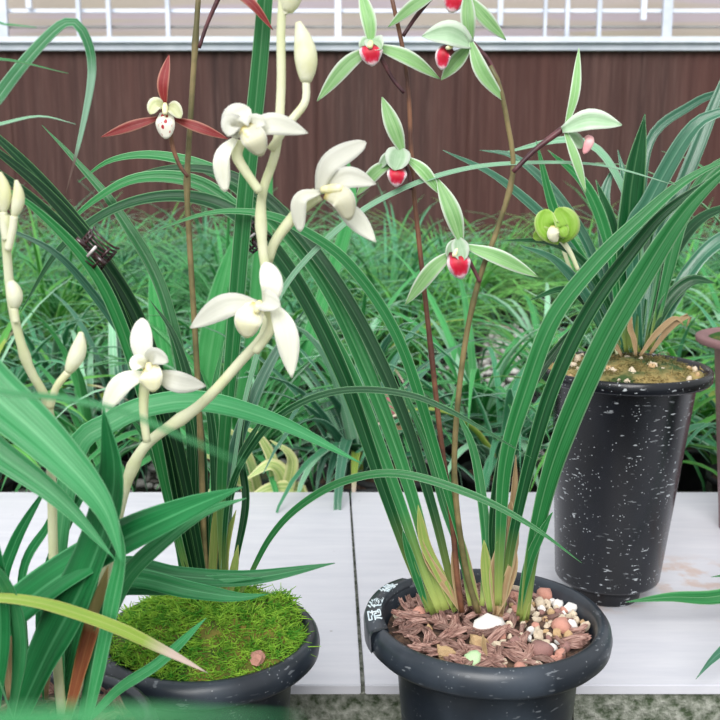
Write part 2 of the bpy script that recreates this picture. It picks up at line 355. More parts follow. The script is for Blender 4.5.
for px, w, y1, mt in ((3, 9, 40, 'rail2'), (30, 5, 8, 'rail'), (79, 4, 40, 'rail2'), (109, 4, 45, 'rail2'), (168, 4, 40, 'rail2'), (338, 6, 40, 'rail'),
                      (500, 5, 26, 'rail2'), (545, 3, 40, 'rail2'), (567, 4, 40, 'rail2'), (599, 4, 38, 'rail2'), (643, 5, 20, 'rail'), (667, 9, 40, 'rail2')):
    x = X(px, YB); h = w*YB/F*.5; wpart('bar', [((x-h, YB-.01, P(360, y1, YB).z), (x+h, YB+.01, 1.35))], M[mt])
for py, w, mt in ((11, 3.5, 'rail'), (27, 2, 'wire')):
    z = P(360, py, YB+.03).z; h = w*YB/F*.5; wpart('crossbar', [((-3.6, YB+.02, z-h), (3.6, YB+.04, z+h))], M[mt])
# bench boards
YF, YK = Pz(480, 685, 0).y, Pz(480, 492, 0).y
xs0, xs1 = Pz(350, 490, 0).x, Pz(363, 685, 0).x
def board(label, xa0, xa1, xb0, xb1, dz=0):
    """front x range a, back x range b"""
    t = .0085; g = .0007
    root = thing('bench_board', label, 'board', ((xa0+xa1)/2, (YF+YK)/2, 0), 'white boards of the bench')
    vs = [(xa0, YF, -t), (xa1, YF, -t), (xb1, YK, -t), (xb0, YK, -t), (xa0, YF, 0), (xa1, YF, 0), (xb1, YK, 0), (xb0, YK, 0)]
    bm = bmesh.new(); V = [bm.verts.new(Vector(q)) for q in vs]
    for q in ((0,3,2,1),(4,5,6,7),(0,1,5,4),(1,2,6,5),(2,3,7,6),(3,0,4,7)): bm.faces.new([V[k] for k in q])
    bmesh.ops.bevel(bm, geom=list(bm.edges), offset=.0008, segments=2, affect='EDGES')
    me = bpy.data.meshes.new('top_board'); bm.to_mesh(me); bm.free(); me.materials.append(M['board'])
    o = bpy.data.objects.new('top_board', me); COL.objects.link(o); o.parent = root; o.matrix_parent_inverse = Matrix.Translation(-Vector(root.location))
    return root
board('white bench board on the left, behind the mossy pot', -.66, xs1-.0018, -.66, xs0-.0012)
board('white bench board on the right, under the tall black pot', xs1+.0018, .66, xs0+.0012, .66)
def block(label, x0, x1, y0, y1, seed):
    bm = bmesh.new(); bmesh.ops.create_cube(bm, size=1)
    bmesh.ops.subdivide_edges(bm, edges=list(bm.edges), cuts=9, use_grid_fill=True)
    c = Vector(((x0+x1)/2, (y0+y1)/2, (ZF-.0085)/2)); d = Vector((x1-x0, y1-y0, -.0085-ZF))
    for q in bm.verts:
        w = Vector((q.co.x*d.x, q.co.y*d.y, q.co.z*d.z))
        if abs(q.co.z) < .499: w += Vector((1, 1, 0))*.003*noise.noise(w*40+Vector((seed, 0, 0)))
        q.co = w
    me = bpy.data.meshes.new('concrete_block'); bm.to_mesh(me); bm.free(); me.materials.append(M['concrete'])
    o = bpy.data.objects.new('concrete_block', me); COL.objects.link(o); o.location = c
    return tag(o, label, 'concrete block', 'concrete blocks under the bench')
bxl = Pz(588, 705, -.02)
block('mossy concrete block under the right board beside the front black pot', X(560, .76)+.03, X(560, .76)+.19, YF+.006, YK-.03, 3.)
block('concrete block in shade under the seam between the white boards', -.075, .075, YF+.02, YK-.03, 9.)
block('concrete block under the left end of the white bench', -.6, -.44, YF+.02, YK-.03, 15.)
block('concrete block under the right end of the white bench', .47, .63, YF+.02, YK-.03, 21.)
# ------------------------------------------------------------------ pots
def pot_front(par, c, ro, h, mat, body=.74, name='pot', neck=.80):
    s = ro/.085
    k = lambda r, z: (r*s, z*s)
    prof = [(0, -h+.006), (.044*s, -h+.006), k(.058, -.03), k(.0715, -.016), k(.0735, -.004), k(.0755, -.0008), k(.078, 0), k(.081, -.0012), k(.0838, -.005), k(.085, -.011), k(.0842, -.017), k(.081, -.0205),
            k(.072, -.0215), k(.064, -.024), (.0622*s, -.05*s), (.048*s, -h+.004), (.047*s, -h), (0, -h)]
    mb = MB(); mb.lathe(prof, c, 96); return mb.build(name, mat, par)
def disc(par, c, r, mat, name, amp=.004, dome=.004, n=28, m=64, sc=40):
    v = [(c[0], c[1], c[2]+dome)]; f = []
    for i in range(1, n+1):
        for k in range(m):
            a = 2*PI*k/m; rr = r*i/n; x = c[0]+rr*math.cos(a); y = c[1]+rr*math.sin(a)
            v.append((x, y, c[2]+dome*(1-(i/n)**2)+amp*noise.noise(Vector((x*sc, y*sc, 3.)))*(1 if i < n else .2)))
    for k in range(m): f.append((0, 1+k, 1+(k+1) % m))
    for i in range(n-1):
        for k in range(m):
            a = 1+i*m; b = a+m; f.append((a+k, b+k, b+(k+1) % m, a+(k+1) % m))
    return mk(name, v, f, mat, par)
def at_depth(px, py, d): return CO + ray(px, py)*d
def moss_fuzz(par, c, r, hfun, mat, count, size=.006, name='moss'):
    v = []; f = []
    for i in range(count):
        a = R.random()*2*PI; q = r*math.sqrt(R.random()); x = c[0]+q*math.cos(a); y = c[1]+q*math.sin(a)
        if noise.noise(Vector((x*55+7, y*55, 2.))) < -.22 and R.random() < .8: continue
        p = Vector((x, y, hfun(x, y)-.001+R.random()*.004*size/.006))
        d = Vector((R.gauss(0, 1), R.gauss(0, 1), R.uniform(-.1, 1.1))).normalized(); L = size*R.uniform(.5, 1.3); w = .0006
        sd = d.cross(Vector((R.gauss(0, 1), R.gauss(0, 1), .1))).normalized(); bend = Vector((R.gauss(0, 1), R.gauss(0, 1), R.gauss(-.3, .6)))*.45
        k = len(v)
        for j in range(4):
            t = j/3; pp = p + (d*t + bend*t*t)*L; ww = w*(1-.6*t); nn = sd.cross(d)*ww*.6
            v += [pp-sd*ww, pp+sd*ww, pp+nn]
        for j in range(3):
            b = k+3*j
            for e in range(3): f.append((b+e, b+(e+1) % 3, b+3+(e+1) % 3, b+3+e))
    o = mk(name, v, f, mat, par); o['kind'] = 'stuff'; return o
# stones and bark
def rock_mesh(name, s, seed, mat, flat=.75):
    bm = bmesh.new(); bmesh.ops.create_icosphere(bm, subdivisions=2, radius=1)
    for q in bm.verts:
        w = q.co.copy(); e = max(abs(w.x), abs(w.y), abs(w.z)); w *= 1+.3*(.75/e-1)
        w *= 1+.45*noise.noise(w*1.3+Vector((seed*3.1, 0, 0)))+.16*noise.noise(w*3+Vector((0, seed, 0)))
        q.co = Vector((w.x*s, w.y*s*.85, w.z*s*flat))
    me = bpy.data.meshes.new(name); bm.to_mesh(me); bm.free(); me.materials.append(mat)
    me.polygons.foreach_set('use_smooth', [seed % 2 == 0]*len(me.polygons)); return me
def chip_mesh(seed):
    bm = bmesh.new(); bmesh.ops.create_cube(bm, size=1); bmesh.ops.subdivide_edges(bm, edges=list(bm.edges), cuts=4, use_grid_fill=True)
    rr = random.Random(seed); L = rr.uniform(.012, .026); W = rr.uniform(.0035, .0065); H = rr.uniform(.0014, .003); cu = rr.uniform(-.003, .003)
    for q in bm.verts:
        w = q.co; a = .35*noise.noise(Vector((w.x*1.5+seed, w.y*4, w.z*2))); e = 1-.35*(abs(w.x)*2)**3*rr.uniform(.7, 1.1)
        q.co = Vector((w.x*L*(1+.3*noise.noise(Vector((0, w.y*5+seed, w.z*3)))), w.y*W*e*(1+a), w.z*H*(1+a)+cu*w.x*w.x*4+.0008*noise.noise(Vector((w.x*3, w.y*9, seed)))))
    me = bpy.data.meshes.new('bark_chip'); bm.to_mesh(me); bm.free(); me.materials.append(M['bark']); return me
CHIPS = [chip_mesh(k+1) for k in range(12)]
ROCKS = {k: [rock_mesh('pebble', 1, j*5+i, M[k]) for i in range(4)] for j, k in enumerate(('stonecream', 'stoneochre', 'stonered', 'stonewhite', 'stonemauve', 'stonegreen'))}
def place(name, me, loc, sc, rot, label, cat, group=None):
    o = bpy.data.objects.new(name, me); COL.objects.link(o); o.location = loc; o.scale = (sc, sc, sc) if not isinstance(sc, tuple) else sc; o.rotation_euler = rot
    return tag(o, label, cat, group)
# ================================================================== PLANT C: pale green red-lipped orchid, front black pot
cC = at_depth(488, 613, .697); cC = Vector((cC.x, cC.y, cC.z)); ROC = .085
C = thing('potted_orchid', 'orchid with pale green red-lipped flowers in the front black pot with white lettering', 'potted orchid', (cC.x, cC.y, ZF))
pot_front(C, cC, ROC, cC.z-ZF, M['potblack'])
disc(C, cC+Vector((0, 0, -.012)), .070, M['soil'], 'potting_mix', .006, .005)
# flattened writing plate on the rim with handwritten characters
v = []; f = []
A0, A1 = math.radians(132), math.radians(199); n = 24
for i in range(n+1):
    a = A0+(A1-A0)*i/n; e = .0012*min(1, 6*i/n, 6*(n-i)/n)
    for r, z in ((.0735, -.004), (.0742, .0006+e), (.0852, -.0012+e), (.0868, -.004), (.0862, -.016)): v.append((cC.x+r*math.cos(a), cC.y+r*math.sin(a), cC.z+z))
for i in range(n):
    for k in range(4): f.append((i*5+k, i*5+k+1, i*5+6+k, i*5+5+k))
f.append((0, 1, 2, 3, 4)); f.append(tuple(n*5+k for k in (4, 3, 2, 1, 0)))
plate = mk('writing_plate', v, f, M['potblack'], C)
def glyph(ch, ang, size):
    cu = bpy.data.curves.new('glyph', 'FONT'); cu.body = ch; cu.size = size; cu.align_x = 'CENTER'; cu.extrude = .0002; cu.offset = .0001
    o = bpy.data.objects.new('glyph', cu); COL.objects.link(o)
    dg = bpy.context.evaluated_depsgraph_get(); me = bpy.data.meshes.new_from_object(o.evaluated_get(dg))
    vs = [q.co.copy() for q in me.vertices]; fs = [list(p.vertices) for p in me.polygons]
    bpy.data.objects.remove(o)
    a = math.radians(ang); rad = Vector((math.cos(a), math.sin(a), -.16)).normalized(); tan = Vector((math.sin(a), -math.cos(a), 0)); up = tan.cross(rad)
    base = cC + Vector((.0755*math.cos(a), .0755*math.sin(a), .0018))
    W = [base + tan*q.x*1.55 + rad*(q.y) + up*q.z for q in vs]
    return mk('lettering', W, fs, M['paint'], plate, smooth=False)
for ch, an in (('冠', 184), ('後', 169.5), ('綠', 149.5)): glyph(ch, an, .0108)
YC = cC.y
L = lambda pts, w, mt='leaf', Y1=None, Y0=None, par=C, **k: leaf(par, pts, Y0 or YC, Y1 or YC, w, M[mt], **k)
CL = [  # (points, width, material, far depth)
    ([(440, 612), (420, 562), (395, 490), (352, 380), (300, 290), (252, 226), (200, 184), (140, 178), (95, 200), (52, 238)], 16, 'leaf', .70),
    ([(446, 610), (430, 562), (410, 490), (375, 392), (328, 290), (275, 220), (218, 174), (160, 156), (112, 160), (78, 182)], 17, 'leaf', .73),
    ([(434, 614), (413, 570), (384, 490), (342, 372), (290, 272), (240, 217), (185, 197), (120, 207), (62, 247), (20, 312)], 16, 'leafdark', .66),
    ([(456, 607), (446, 562), (430, 500), (400, 408), (350, 305), (290, 222), (235, 178), (175, 168), (110, 182)], 14, 'leafdark', .71),
    ([(478, 606), (466, 560), (441, 470), (401, 345), (352, 268), (302, 230), (262, 214), (210, 213), (150, 232)], 11, 'leaf', .62),
    ([(498, 606), (500, 540), (506, 460), (527, 387), (553, 320), (593, 267), (638, 222), (690, 178), (750, 150)], 17, 'leaf', .62),
    ([(502, 608), (512, 540), (530, 460), (553, 385), (588, 312), (632, 250), (672, 206), (745, 160)], 15, 'leafdark', .64),
    ([(524, 620), (533, 545), (556, 455), (598, 355), (640, 280), (690, 205), (755, 145)], 23, 'leaf', .61),
    ([(518, 616), (530, 560), (548, 520), (553, 512)], 10, 'leaf', .64),
    ([(482, 606), (486, 545), (480, 485), (470, 440), (452, 405)], 10, 'leaf', .69),
    ([(505, 606), (492, 545), (500, 470), (520, 405), (556, 350), (600, 300)], 11, 'leafdark', .68),
    ([(470, 606), (462, 560), (444, 505), (425, 440), (395, 372)], 9, 'leaf', .70),
    ([(428, 612), (416, 575), (405, 540), (403, 530)], 9, 'leaf', .65),
]
for i, (p, w, mt, y1) in enumerate(CL):
    L(p, w, mt, y1, face=(.15*math.sin(i*2.1), -.85, .5), fold=.45)
for p, w, mt in (([(455, 612), (442, 580), (425, 545), (418, 505)], 12, 'sheathgreen'), ([(462, 612), (445, 585), (428, 560), (421, 538)], 10, 'sheath'), ([(490, 612), (487, 580), (485, 555), (484, 540)], 11, 'sheathgreen'),
                 ([(500, 620), (507, 575), (512, 530), (516, 455)], 10, 'sheath'), ([(498, 614), (500, 575), (507, 540), (511, 500)], 24, 'sheath'), ([(494, 618), (505, 590), (513, 565), (516, 548)], 12, 'sheath'),
                 ([(460, 612), (457, 585), (455, 562), (454, 540)], 9, 'sheath'), ([(480, 614), (472, 585), (466, 560), (462, 535)], 9, 'sheath'), ([(486, 664, YC-.052), (485, 652, YC-.048), (484, 645, YC-.048), (483, 634, YC-.048)], 5, 'sheath'), ([(522, 622), (526, 595), (530, 570), (531, 560)], 11, 'sheathgreen')):
    L(p, w, mt, name='sheath', n=12, fold=.5)
stalk(C, [(462, 612), (457, 575), (452, 520), (441, 440), (431, 350), (421, 260), (412, 170), (409, 100), (403, 50), (390, -10)], YC, YC-.01, 3.3, 2.1, M['brownstalk'], nodes=(.2, .45, .75))
stalk(C, [(478, 612), (466, 570), (456, 500), (455, 440), (464, 350), (479, 280), (497, 230), (513, 172), (507, 120), (499, 84), (490, 66)], YC, YC-.03, 3.5, 2.3, M['olivestalk'], nodes=(.25, .6, .8))
def flower(par, name, Y, c, ped, pedmat, sepals, petals, lip, column, smat, pmat, lmat, pedr=1.9, lipfold=-.3):
    """flower = column and pedicel mesh with sepal, petal and lip children"""
    mb = MB(); k = Y/F
    mb.tube(catmull(px3([(a, b, Y+(d[0] if d else .004)) for a, b, *d in ped], Y, Y), 14), lambda u: pedr*k*(1+.5*u*u), 8)
    fl = mb.build(name, pedmat, par); fl.name = name
    if column:
        cm = MB(); cm.tube(catmull(px3([(a, b, Y+d) for a, b, d in column[0]], Y, Y), 8), lambda u: column[1]*k*(.8+.35*math.sin(u*PI)), 8); cm.build('column', M['columncream'], fl)
    for s in sepals: petal(fl, s[0], Y, s[1]*(.84 if smat == 'sepalgreen' else 1), M[smat], name='sepal', prof=s[2] if len(s) > 2 else sepal, fold=s[3] if len(s) > 3 else .3)
    for s in petals: petal(fl, s[0], Y, s[1], M[pmat], name='petal', prof=s[2] if len(s) > 2 else blunt, fold=.55, n=12)
    for s in lip: petal(fl, s[0], Y, s[1], M[lmat], name='lip', prof=lipp, fold=lipfold, n=12, th=.0012)
    return fl
YA = YC-.02
flower(C, 'flower', YA, 0, [(404, 93), (392, 78), (378, 52)], M['purplestalk'],
       [([(371, 45), (369, 22, -.002), (360, -12, .004)], 17), ([(370, 48), (346, 66, -.004), (317, 101, -.002)], 18), ([(376, 46), (408, 58, -.004), (440, 79, .002)], 17)],
       [([(371, 38), (374, 42, -.006), (381, 49, -.010)], 18), ([(369, 38), (364, 42, -.006), (361, 50, -.006)], 9)],
       [([(371, 42, -.002), (371, 50, -.010), (373, 66, -.008)], 22)], ([(371, 42, -.002), (370, 47, -.012)], 2.6), 'sepalgreen', 'hood', 'lipred')
flower(C, 'flower', YA, 0, [(411, 190), (409, 174), (402, 160)], M['purplestalk'],
       [([(403, 152), (393, 126, -.003), (382, 97, .002)], 19), ([(394, 162), (376, 172, -.004), (356, 196, .002)], 16), ([(407, 158), (424, 172, -.004), (441, 195, 0)], 15)],
       [([(400, 148), (398, 156, -.007), (394, 170, -.010)], 24), ([(393, 152), (386, 158, -.003), (380, 168, -.003)], 9)],
       [([(398, 164, -.002), (397, 174, -.010), (396, 187, -.008)], 19)], None, 'sepalgreen', 'hood', 'lipred')
flower(C, 'flower', YA-.005, 0, [(480, 282), (473, 268), (464, 252)], M['purplestalk'],
       [([(461, 242), (452, 212, -.003), (437, 178, .004)], 21), ([(453, 252), (432, 270, -.004), (405, 305, .002)], 18), ([(466, 246), (500, 258, -.005), (538, 277, .002)], 18)],
       [([(458, 238), (460, 248, -.007), (463, 261, -.010)], 17), ([(456, 240), (451, 247, -.004), (448, 258, -.004)], 9)],
       [([(458, 248, -.002), (459, 262, -.010), (462, 279, -.007)], 23)], ([(457, 246, -.002), (454, 256, -.010)], 2.6), 'sepalgreen', 'hood', 'lipred')
flower(C, 'flower', YA-.01, 0, [(500, 84), (488, 60), (472, 43)], M['purplestalk'],
       [([(471, 42), (468, 20, -.003), (467, -12, .002)], 17), ([(471, 42), (482, 72, -.004), (505, 102, .002)], 17), ([(470, 46), (456, 62, .004), (441, 80, .006)], 17)],
       [([(472, 45), (450, 34, -.006), (422, 36, -.004)], 24, sepal)],
       [([(452, 48, -.002), (444, 53, -.006), (442, 70, -.004)], 15)], ([(452, 46, -.004), (447, 48, -.009)], 2.2), 'sepalgreen', 'hood', 'lipred')
flower(C, 'flower', YA+.004, 0, [(403, 36), (415, 18), (432, -4)], M['purplestalk'],
       [([(440, -10), (415, 5, -.003), (388, 27, .002)], 15), ([(466, -4), (485, 18, -.003), (506, 40, .002)], 17), ([(446, -14), (452, -30), (455, -50)], 15)],
       [([(448, -14), (450, -8, -.006), (452, -2, -.008)], 20)],
       [([(452, -18, -.002), (454, -4, -.008), (451, 13, -.006)], 22)], None, 'sepalgreen', 'hood', 'lipred')
flower(C, 'flower', YA-.02, 0, [(513, 172), (535, 150), (564, 128)], M['purplestalk'],
       [([(566, 126), (575, 92, -.002), (579, 48, .004)], 11), ([(565, 130), (576, 160, -.003), (586, 193, 0)], 11)],
       [([(562, 130), (590, 120, -.006), (622, 125, -.004)], 20, sepal), ([(568, 132), (576, 140, .004), (582, 148, .006)], 12)],
       [([(586, 136, 0), (590, 140, -.004), (584, 154, -.004)], 9)], None, 'sepalgreen', 'hood', 'lippink', 2.4)
# bark chips and pebbles lying in the front pot
def cz(x, y): return cC.z - .012 + .005*(1-((x-cC.x)**2+(y-cC.y)**2)/.07**2)
feat = [('white oval pebble at the foot of the front orchid, largest of the white stones', 487, 627, .0118, 'stonewhite'), ('pale green pebble at the near rim of the front black pot', 473, 655, .0070, 'stonegreen'),
        ('ochre pebble beside the pale green pebble in the front pot', 446, 650, .0078, 'stoneochre'), ('brick-red pebble at the near rim of the front black pot', 521, 664, .0062, 'stonered'), ('angular mauve-brown stone right of the brick-red pebble in the front pot', 541, 647, .0082, 'stonemauve'),
        ('larger of two white pebbles near the right rim of the front pot', 571, 601, .0058, 'stonewhite'), ('smaller of two white pebbles near the right rim of the front pot', 558, 597, .0048, 'stonewhite'), ('salmon stone behind the white pebbles in the front pot', 546, 590, .0075, 'stonered'),
        ('salmon stone at the right rim of the front pot', 562, 624, .0085, 'stonered'), ('reddish stone among the bark on the left of the front pot', 420, 611, .0066, 'stonered'), ('amber stone left of the dry stub in the front pot', 478, 641, .0070, 'stoneochre')]
taken = []
for lb, x, y, s, mt in feat:
    p = Pz(x, y, cC.z-.004); o = place('pebble', ROCKS[mt][{'stonewhite': 1, 'stonegreen': 1}.get(mt, 2)], (p.x, p.y, cz(p.x, p.y)+s*.45), s if mt != 'stonewhite' or s < .01 else (s*.95, s*.8, s*.85), (0, 0, .2) if s > .01 else (R.random(), R.random(), R.random()*6), lb, 'pebble'); taken.append((p.x, p.y, s*.8))
nc = ns = 0
for i in range(2600):
    a = R.random()*2*PI; q = .068*math.sqrt(R.random()); x = cC.x+q*math.cos(a); y = cC.y+q*math.sin(a)
    dx = (x-cC.x)/.07
    stone = R.random() < (.85 if dx > .3 else .12 if dx < 0 else .4)
    s = R.uniform(.0024, .0050) if stone else .0046
    if any((x-u)**2+(y-w)**2 < (s+t)**2*(.62 if stone else .42) for u, w, t in taken): continue
    taken.append((x, y, s))
    if stone:
        if ns > 230: continue
        ns += 1; mt = R.choices(['stonecream', 'stoneochre', 'stonered', 'stonewhite', 'stonemauve'], [8, 2, 2, 1.2, 1])[0]
        place('pebble', ROCKS[mt][R.randrange(4)], (x, y, cz(x, y)+s*.35+R.random()*.001), s, (R.random()*6, R.random()*6, R.random()*6), 'small pebble of the loose gravel in the front black pot', 'pebble', 'gravel pebbles in the front pot')
    else:
        if q > .060: x = cC.x+.060*math.cos(a); y = cC.y+.060*math.sin(a)
        nc += 1; place('bark_chip', CHIPS[R.randrange(12)], (x, y, cz(x, y)+.0028+R.random()*.002), R.uniform(.7, 1.05), (R.gauss(0, .3), R.gauss(0, .22), R.random()*6), 'brown bark chip lying on the mix in the front black pot', 'bark chip', 'bark chips in the front pot')
# ================================================================== PLANT B: maroon orchid in mossy pot
cB = at_depth(208, 630, .692); ROB = .0775
B = thing('potted_orchid', 'orchid with a maroon flower rising from the moss-topped black pot', 'potted orchid', (cB.x, cB.y, ZF))
pot_front(B, cB, ROB, cB.z-ZF, M['potblack'])
def bz(x, y):
    r = math.hypot(x-cB.x, y-cB.y)/.07
    return cB.z - .007 + .026*max(0, 1-r**3) + .011*noise.noise(Vector((x*38, y*38, 1.))) + .005*noise.noise(Vector((x*110, y*110, 4.)))
v = [(cB.x, cB.y, bz(cB.x, cB.y))]; f = []; n, m = 24, 64
for i in range(1, n+1):
    for k in range(m):
        a = 2*PI*k/m; x = cB.x+.0665*i/n*math.cos(a); y = cB.y+.0665*i/n*math.sin(a); v.append((x, y, bz(x, y)))
for k in range(m): f.append((0, 1+k, 1+(k+1) % m))
for i in range(n-1):
    for k in range(m): a = 1+i*m; b = a+m; f.append((a+k, b+k, b+(k+1) % m, a+(k+1) % m))
mk('moss_ground', v, f, M['mossgold'], B)
moss_fuzz(B, cB, .067, bz, M['moss'], 11000, .0062)
place('pebble', ROCKS['stonered'][1], (*[Pz(258, 660, cB.z+.002)[k] for k in (0, 1)], cB.z+.004), .0058, (0, 0, 1), 'tan pebble on the moss at the right rim of the mossy pot', 'pebble')
YBp = cB.y
LB = lambda pts, w, mt='leafdark', Y1=None, Y0=None, **k: leaf(B, pts, Y0 or YBp, Y1 or YBp, w, M[mt], **k)
for i, (p, w, mt, y1) in enumerate([
    ([(205, 606), (187, 520), (168, 430), (143, 335), (112, 272), (58, 200), (0, 140), (-60, 95)], 15, 'leafblack', .60),
    ([(208, 608), (195, 530), (174, 432), (143, 330), (104, 262), (48, 195), (-10, 146), (-60, 110)], 14, 'leafblack', .58),
    ([(198, 606), (178, 520), (160, 438), (126, 330), (92, 264), (40, 206), (-15, 164), (-60, 140)], 14, 'leafblack', .56),
    ([(195, 604), (169, 500), (151, 420), (119, 320), (86, 260), (28, 203), (-22, 176)], 13, 'leaf', .55),
    ([(225, 608), (222, 480), (234, 330), (245, 200), (258, 80), (270, -60), (290, -260)], 16, 'leaf', .62),
    ([(200, 606), (194, 450), (165, 300), (120, 215), (75, 160), (42, 125)], 12, 'leaf', .72),
    ([(198, 606), (180, 480), (150, 385), (127, 340), (67, 263), (17, 233), (-25, 222)], 9, 'leafgrey', .62),
    ([(190, 606), (186, 530), (178, 450), (160, 398), (140, 378)], 9, 'leafdark', .66),
    ([(196, 606), (192, 520), (190, 440), (180, 392)], 9, 'leafdark', .66),
    ([(214, 606), (216, 520), (213, 440), (206, 396), (196, 360)], 9, 'leafdark', .67),
    ([(218, 606), (226, 520), (240, 460), (262, 420), (270, 412)], 9, 'leafdark', .67),
    ([(186, 606), (178, 540), (160, 470), (140, 430), (120, 410)], 9, 'leaf', .64),
    ([(206, 606), (204, 510), (198, 420), (176, 340), (150, 300)], 10, 'leafdark', .68),
    ([(222, 606), (231, 470), (255, 396), (280, 346), (306, 308)], 13, 'leafgrey', .70),
    ([(228, 610), (236, 560), (246, 500), (240, 440), (252, 380)], 8, 'leafdark', .68),
    ([(228, 612), (245, 585), (270, 538), (300, 506), (345, 481), (400, 474), (470, 494), (530, 525), (582, 563)], 8.5, 'leaf', .58),
    ([(222, 606), (228, 500), (255, 442), (290, 409), (340, 391), (400, 393), (450, 411), (532, 458)], 7, 'leafdark', .60),
    ([(218, 606), (232, 480), (250, 380), (283, 290), (343, 225), (400, 190), (460, 170), (520, 163), (600, 165), (676, 185)], 5.5, 'pale', .62),
    ([(210, 606), (212, 530), (220, 470), (214, 400), (224, 340)], 10, 'leaf', .69),
    ]):
    LB(p, w, mt, y1, fold=.5, face=(.2*math.sin(i*1.7), -.85, .5), wav=.4)
for p in ([(205, 614), (200, 580), (196, 545), (190, 500)], [(212, 614), (212, 580), (214, 545), (216, 500)], [(220, 614), (224, 580), (226, 545), (236, 510)], [(196, 614), (190, 580), (184, 550), (178, 520)], [(228, 616), (230, 590), (234, 570), (238, 545)]):
    LB(p, 9, 'sheathgreen', name='sheath', n=10)
for p in ([(214, 618), (212, 600), (208, 590), (206, 575)], [(222, 618), (222, 600), (226, 585), (228, 570)]): LB(p, 9, 'sheath', name='sheath', n=10)
stalk(B, [(208, 614), (204, 540), (201, 450), (196, 350), (190, 250), (187, 185), (191, 110), (195, 48), (199, -12)], YBp, .63, 3.3, 2.6, M['olivestalk'], nodes=(.3, .72, .92))
YM = .615
flower(B, 'flower', YM, 0, [(188, 177), (180, 166), (173, 148), (170, 130)], M['brownstalk'],
       [([(165, 104), (163, 84, -.003), (169, 55, 0)], 11), ([(159, 118), (132, 126, -.004), (101, 137, 0)], 10), ([(174, 119), (200, 128, -.004), (228, 139, 0)], 10)],
       [([(164, 106), (156, 104, -.006), (150, 114, -.008)], 13), ([(168, 106), (174, 108, -.006), (181, 118, -.008)], 13)],
       [([(165, 112, -.002), (165, 122, -.007), (166, 139, -.005)], 18)], ([(165, 104, -.002), (165, 114, -.009)], 2.6), 'maroon', 'petalcream', 'lipspot', lipfold=-.15)
flower(B, 'flower', YM, 0, [(199, 48), (208, 22), (224, -14)], M['purplestalk'],
       [([(222, -16), (250, 2, -.004), (273, 30, 0)], 9), ([(226, -18), (226, -40), (230, -66)], 14), ([(222, -18), (200, -26), (176, -30)], 13)],
       [([(224, -20), (232, -24, -.005), (238, -20, -.008)], 14)], [([(226, -18), (232, -12, -.006), (236, -4, -.006)], 16)], None, 'maroon', 'hood', 'lipspot')
# claw clips that tie the leaf bundles
def clip(px, py, Y, ang, label, s=1.0):
    c = P(px, py, Y); root = thing('hair_clip', label, 'hair clip', c)
    ca, sa = math.cos(ang), math.sin(ang)
    ex = Vector((ca, 0, -sa)); ez = Vector((sa, 0, ca)); ey = Vector((0, 1, 0))
    w = .0068*s
    for sd in (-1, 1):
        mb = MB()
        for k in range(8):     # teeth curving over the bundle
            u = -1+2*k/7; pts = []
            for j in range(9):
                t = j/8*2.5; r = .0085*s
                pts.append(c + ez*(u*w) + ex*(sd*(r*math.cos(t)*.95+.001)) - ey*(r*math.sin(t)) + ez*(.0004*k))
            mb.tube(pts, lambda q: .00062*s*(1.3-.7*q), 6)
        for tt in (0.12, .9):
            r = .0087*s; mb.tube([c + ez*(u*w*1.12) + ex*(sd*(r*math.cos(tt)*.95+.001)) - ey*(r*math.sin(tt)) for u in (-1, -.5, 0, .5, 1)], .0010*s, 7)
        mb.build('jaw', M['clip'], root)
        h = MB(); b = c - ey*.0087*s + ex*(sd*.002)
        h.tube([b, b + ex*(sd*.004) - ey*.002*s, b + ex*(sd*.009*s) - ey*.003*s], lambda q: .0013*s*(1+.3*q), 8); h.build('thumb_tab', M['clip'], root)
    mb = MB(); mb.tube([c - ey*.0095*s + ez*(u*.004*s) for u in (-1, 0, 1)], .0009*s, 8); mb.build('spring', M['metal'], root)
    return root
clip(96, 250, .585, .75, 'dark brown claw clip holding leaves of the mossy pot, left of the maroon flower', 1.0)
clip(252, 236, .66, .9, 'dark brown claw clip behind the cream flower stalk, holding the arching leaves', .95)
# ================================================================== PLANT A: cream orchid in left pot
cA = at_depth(32, 728, .56); ROA = .070
A = thing('potted_orchid', 'orchid with cream white flowers in the leftmost black pot', 'potted orchid', (cA.x, cA.y, ZF))
pot_front(A, cA, ROA, cA.z-ZF, M['potblack'])
disc(A, cA+Vector((0, 0, -.010)), .058, M['soil'], 'potting_mix', .005, .006)
for i in range(46):
    a = R.random()*2*PI; q = .052*math.sqrt(R.random()); x = cA.x+q*math.cos(a); y = cA.y+q*math.sin(a)
    place('bark_chip', CHIPS[R.randrange(12)], (x, y, cA.z-.003+R.random()*.003), R.uniform(.7, 1.1), (R.gauss(0, .3), R.gauss(0, .3), R.random()*6), 'bark chip on the mix in the leftmost pot', 'bark chip', 'bark chips in the leftmost pot')
YAp = cA.y
LA = lambda pts, w, mt='leafnear', Y1=None, Y0=None, **k: leaf(A, pts, Y0 or YAp, Y1 or YAp, w, M[mt], **k)
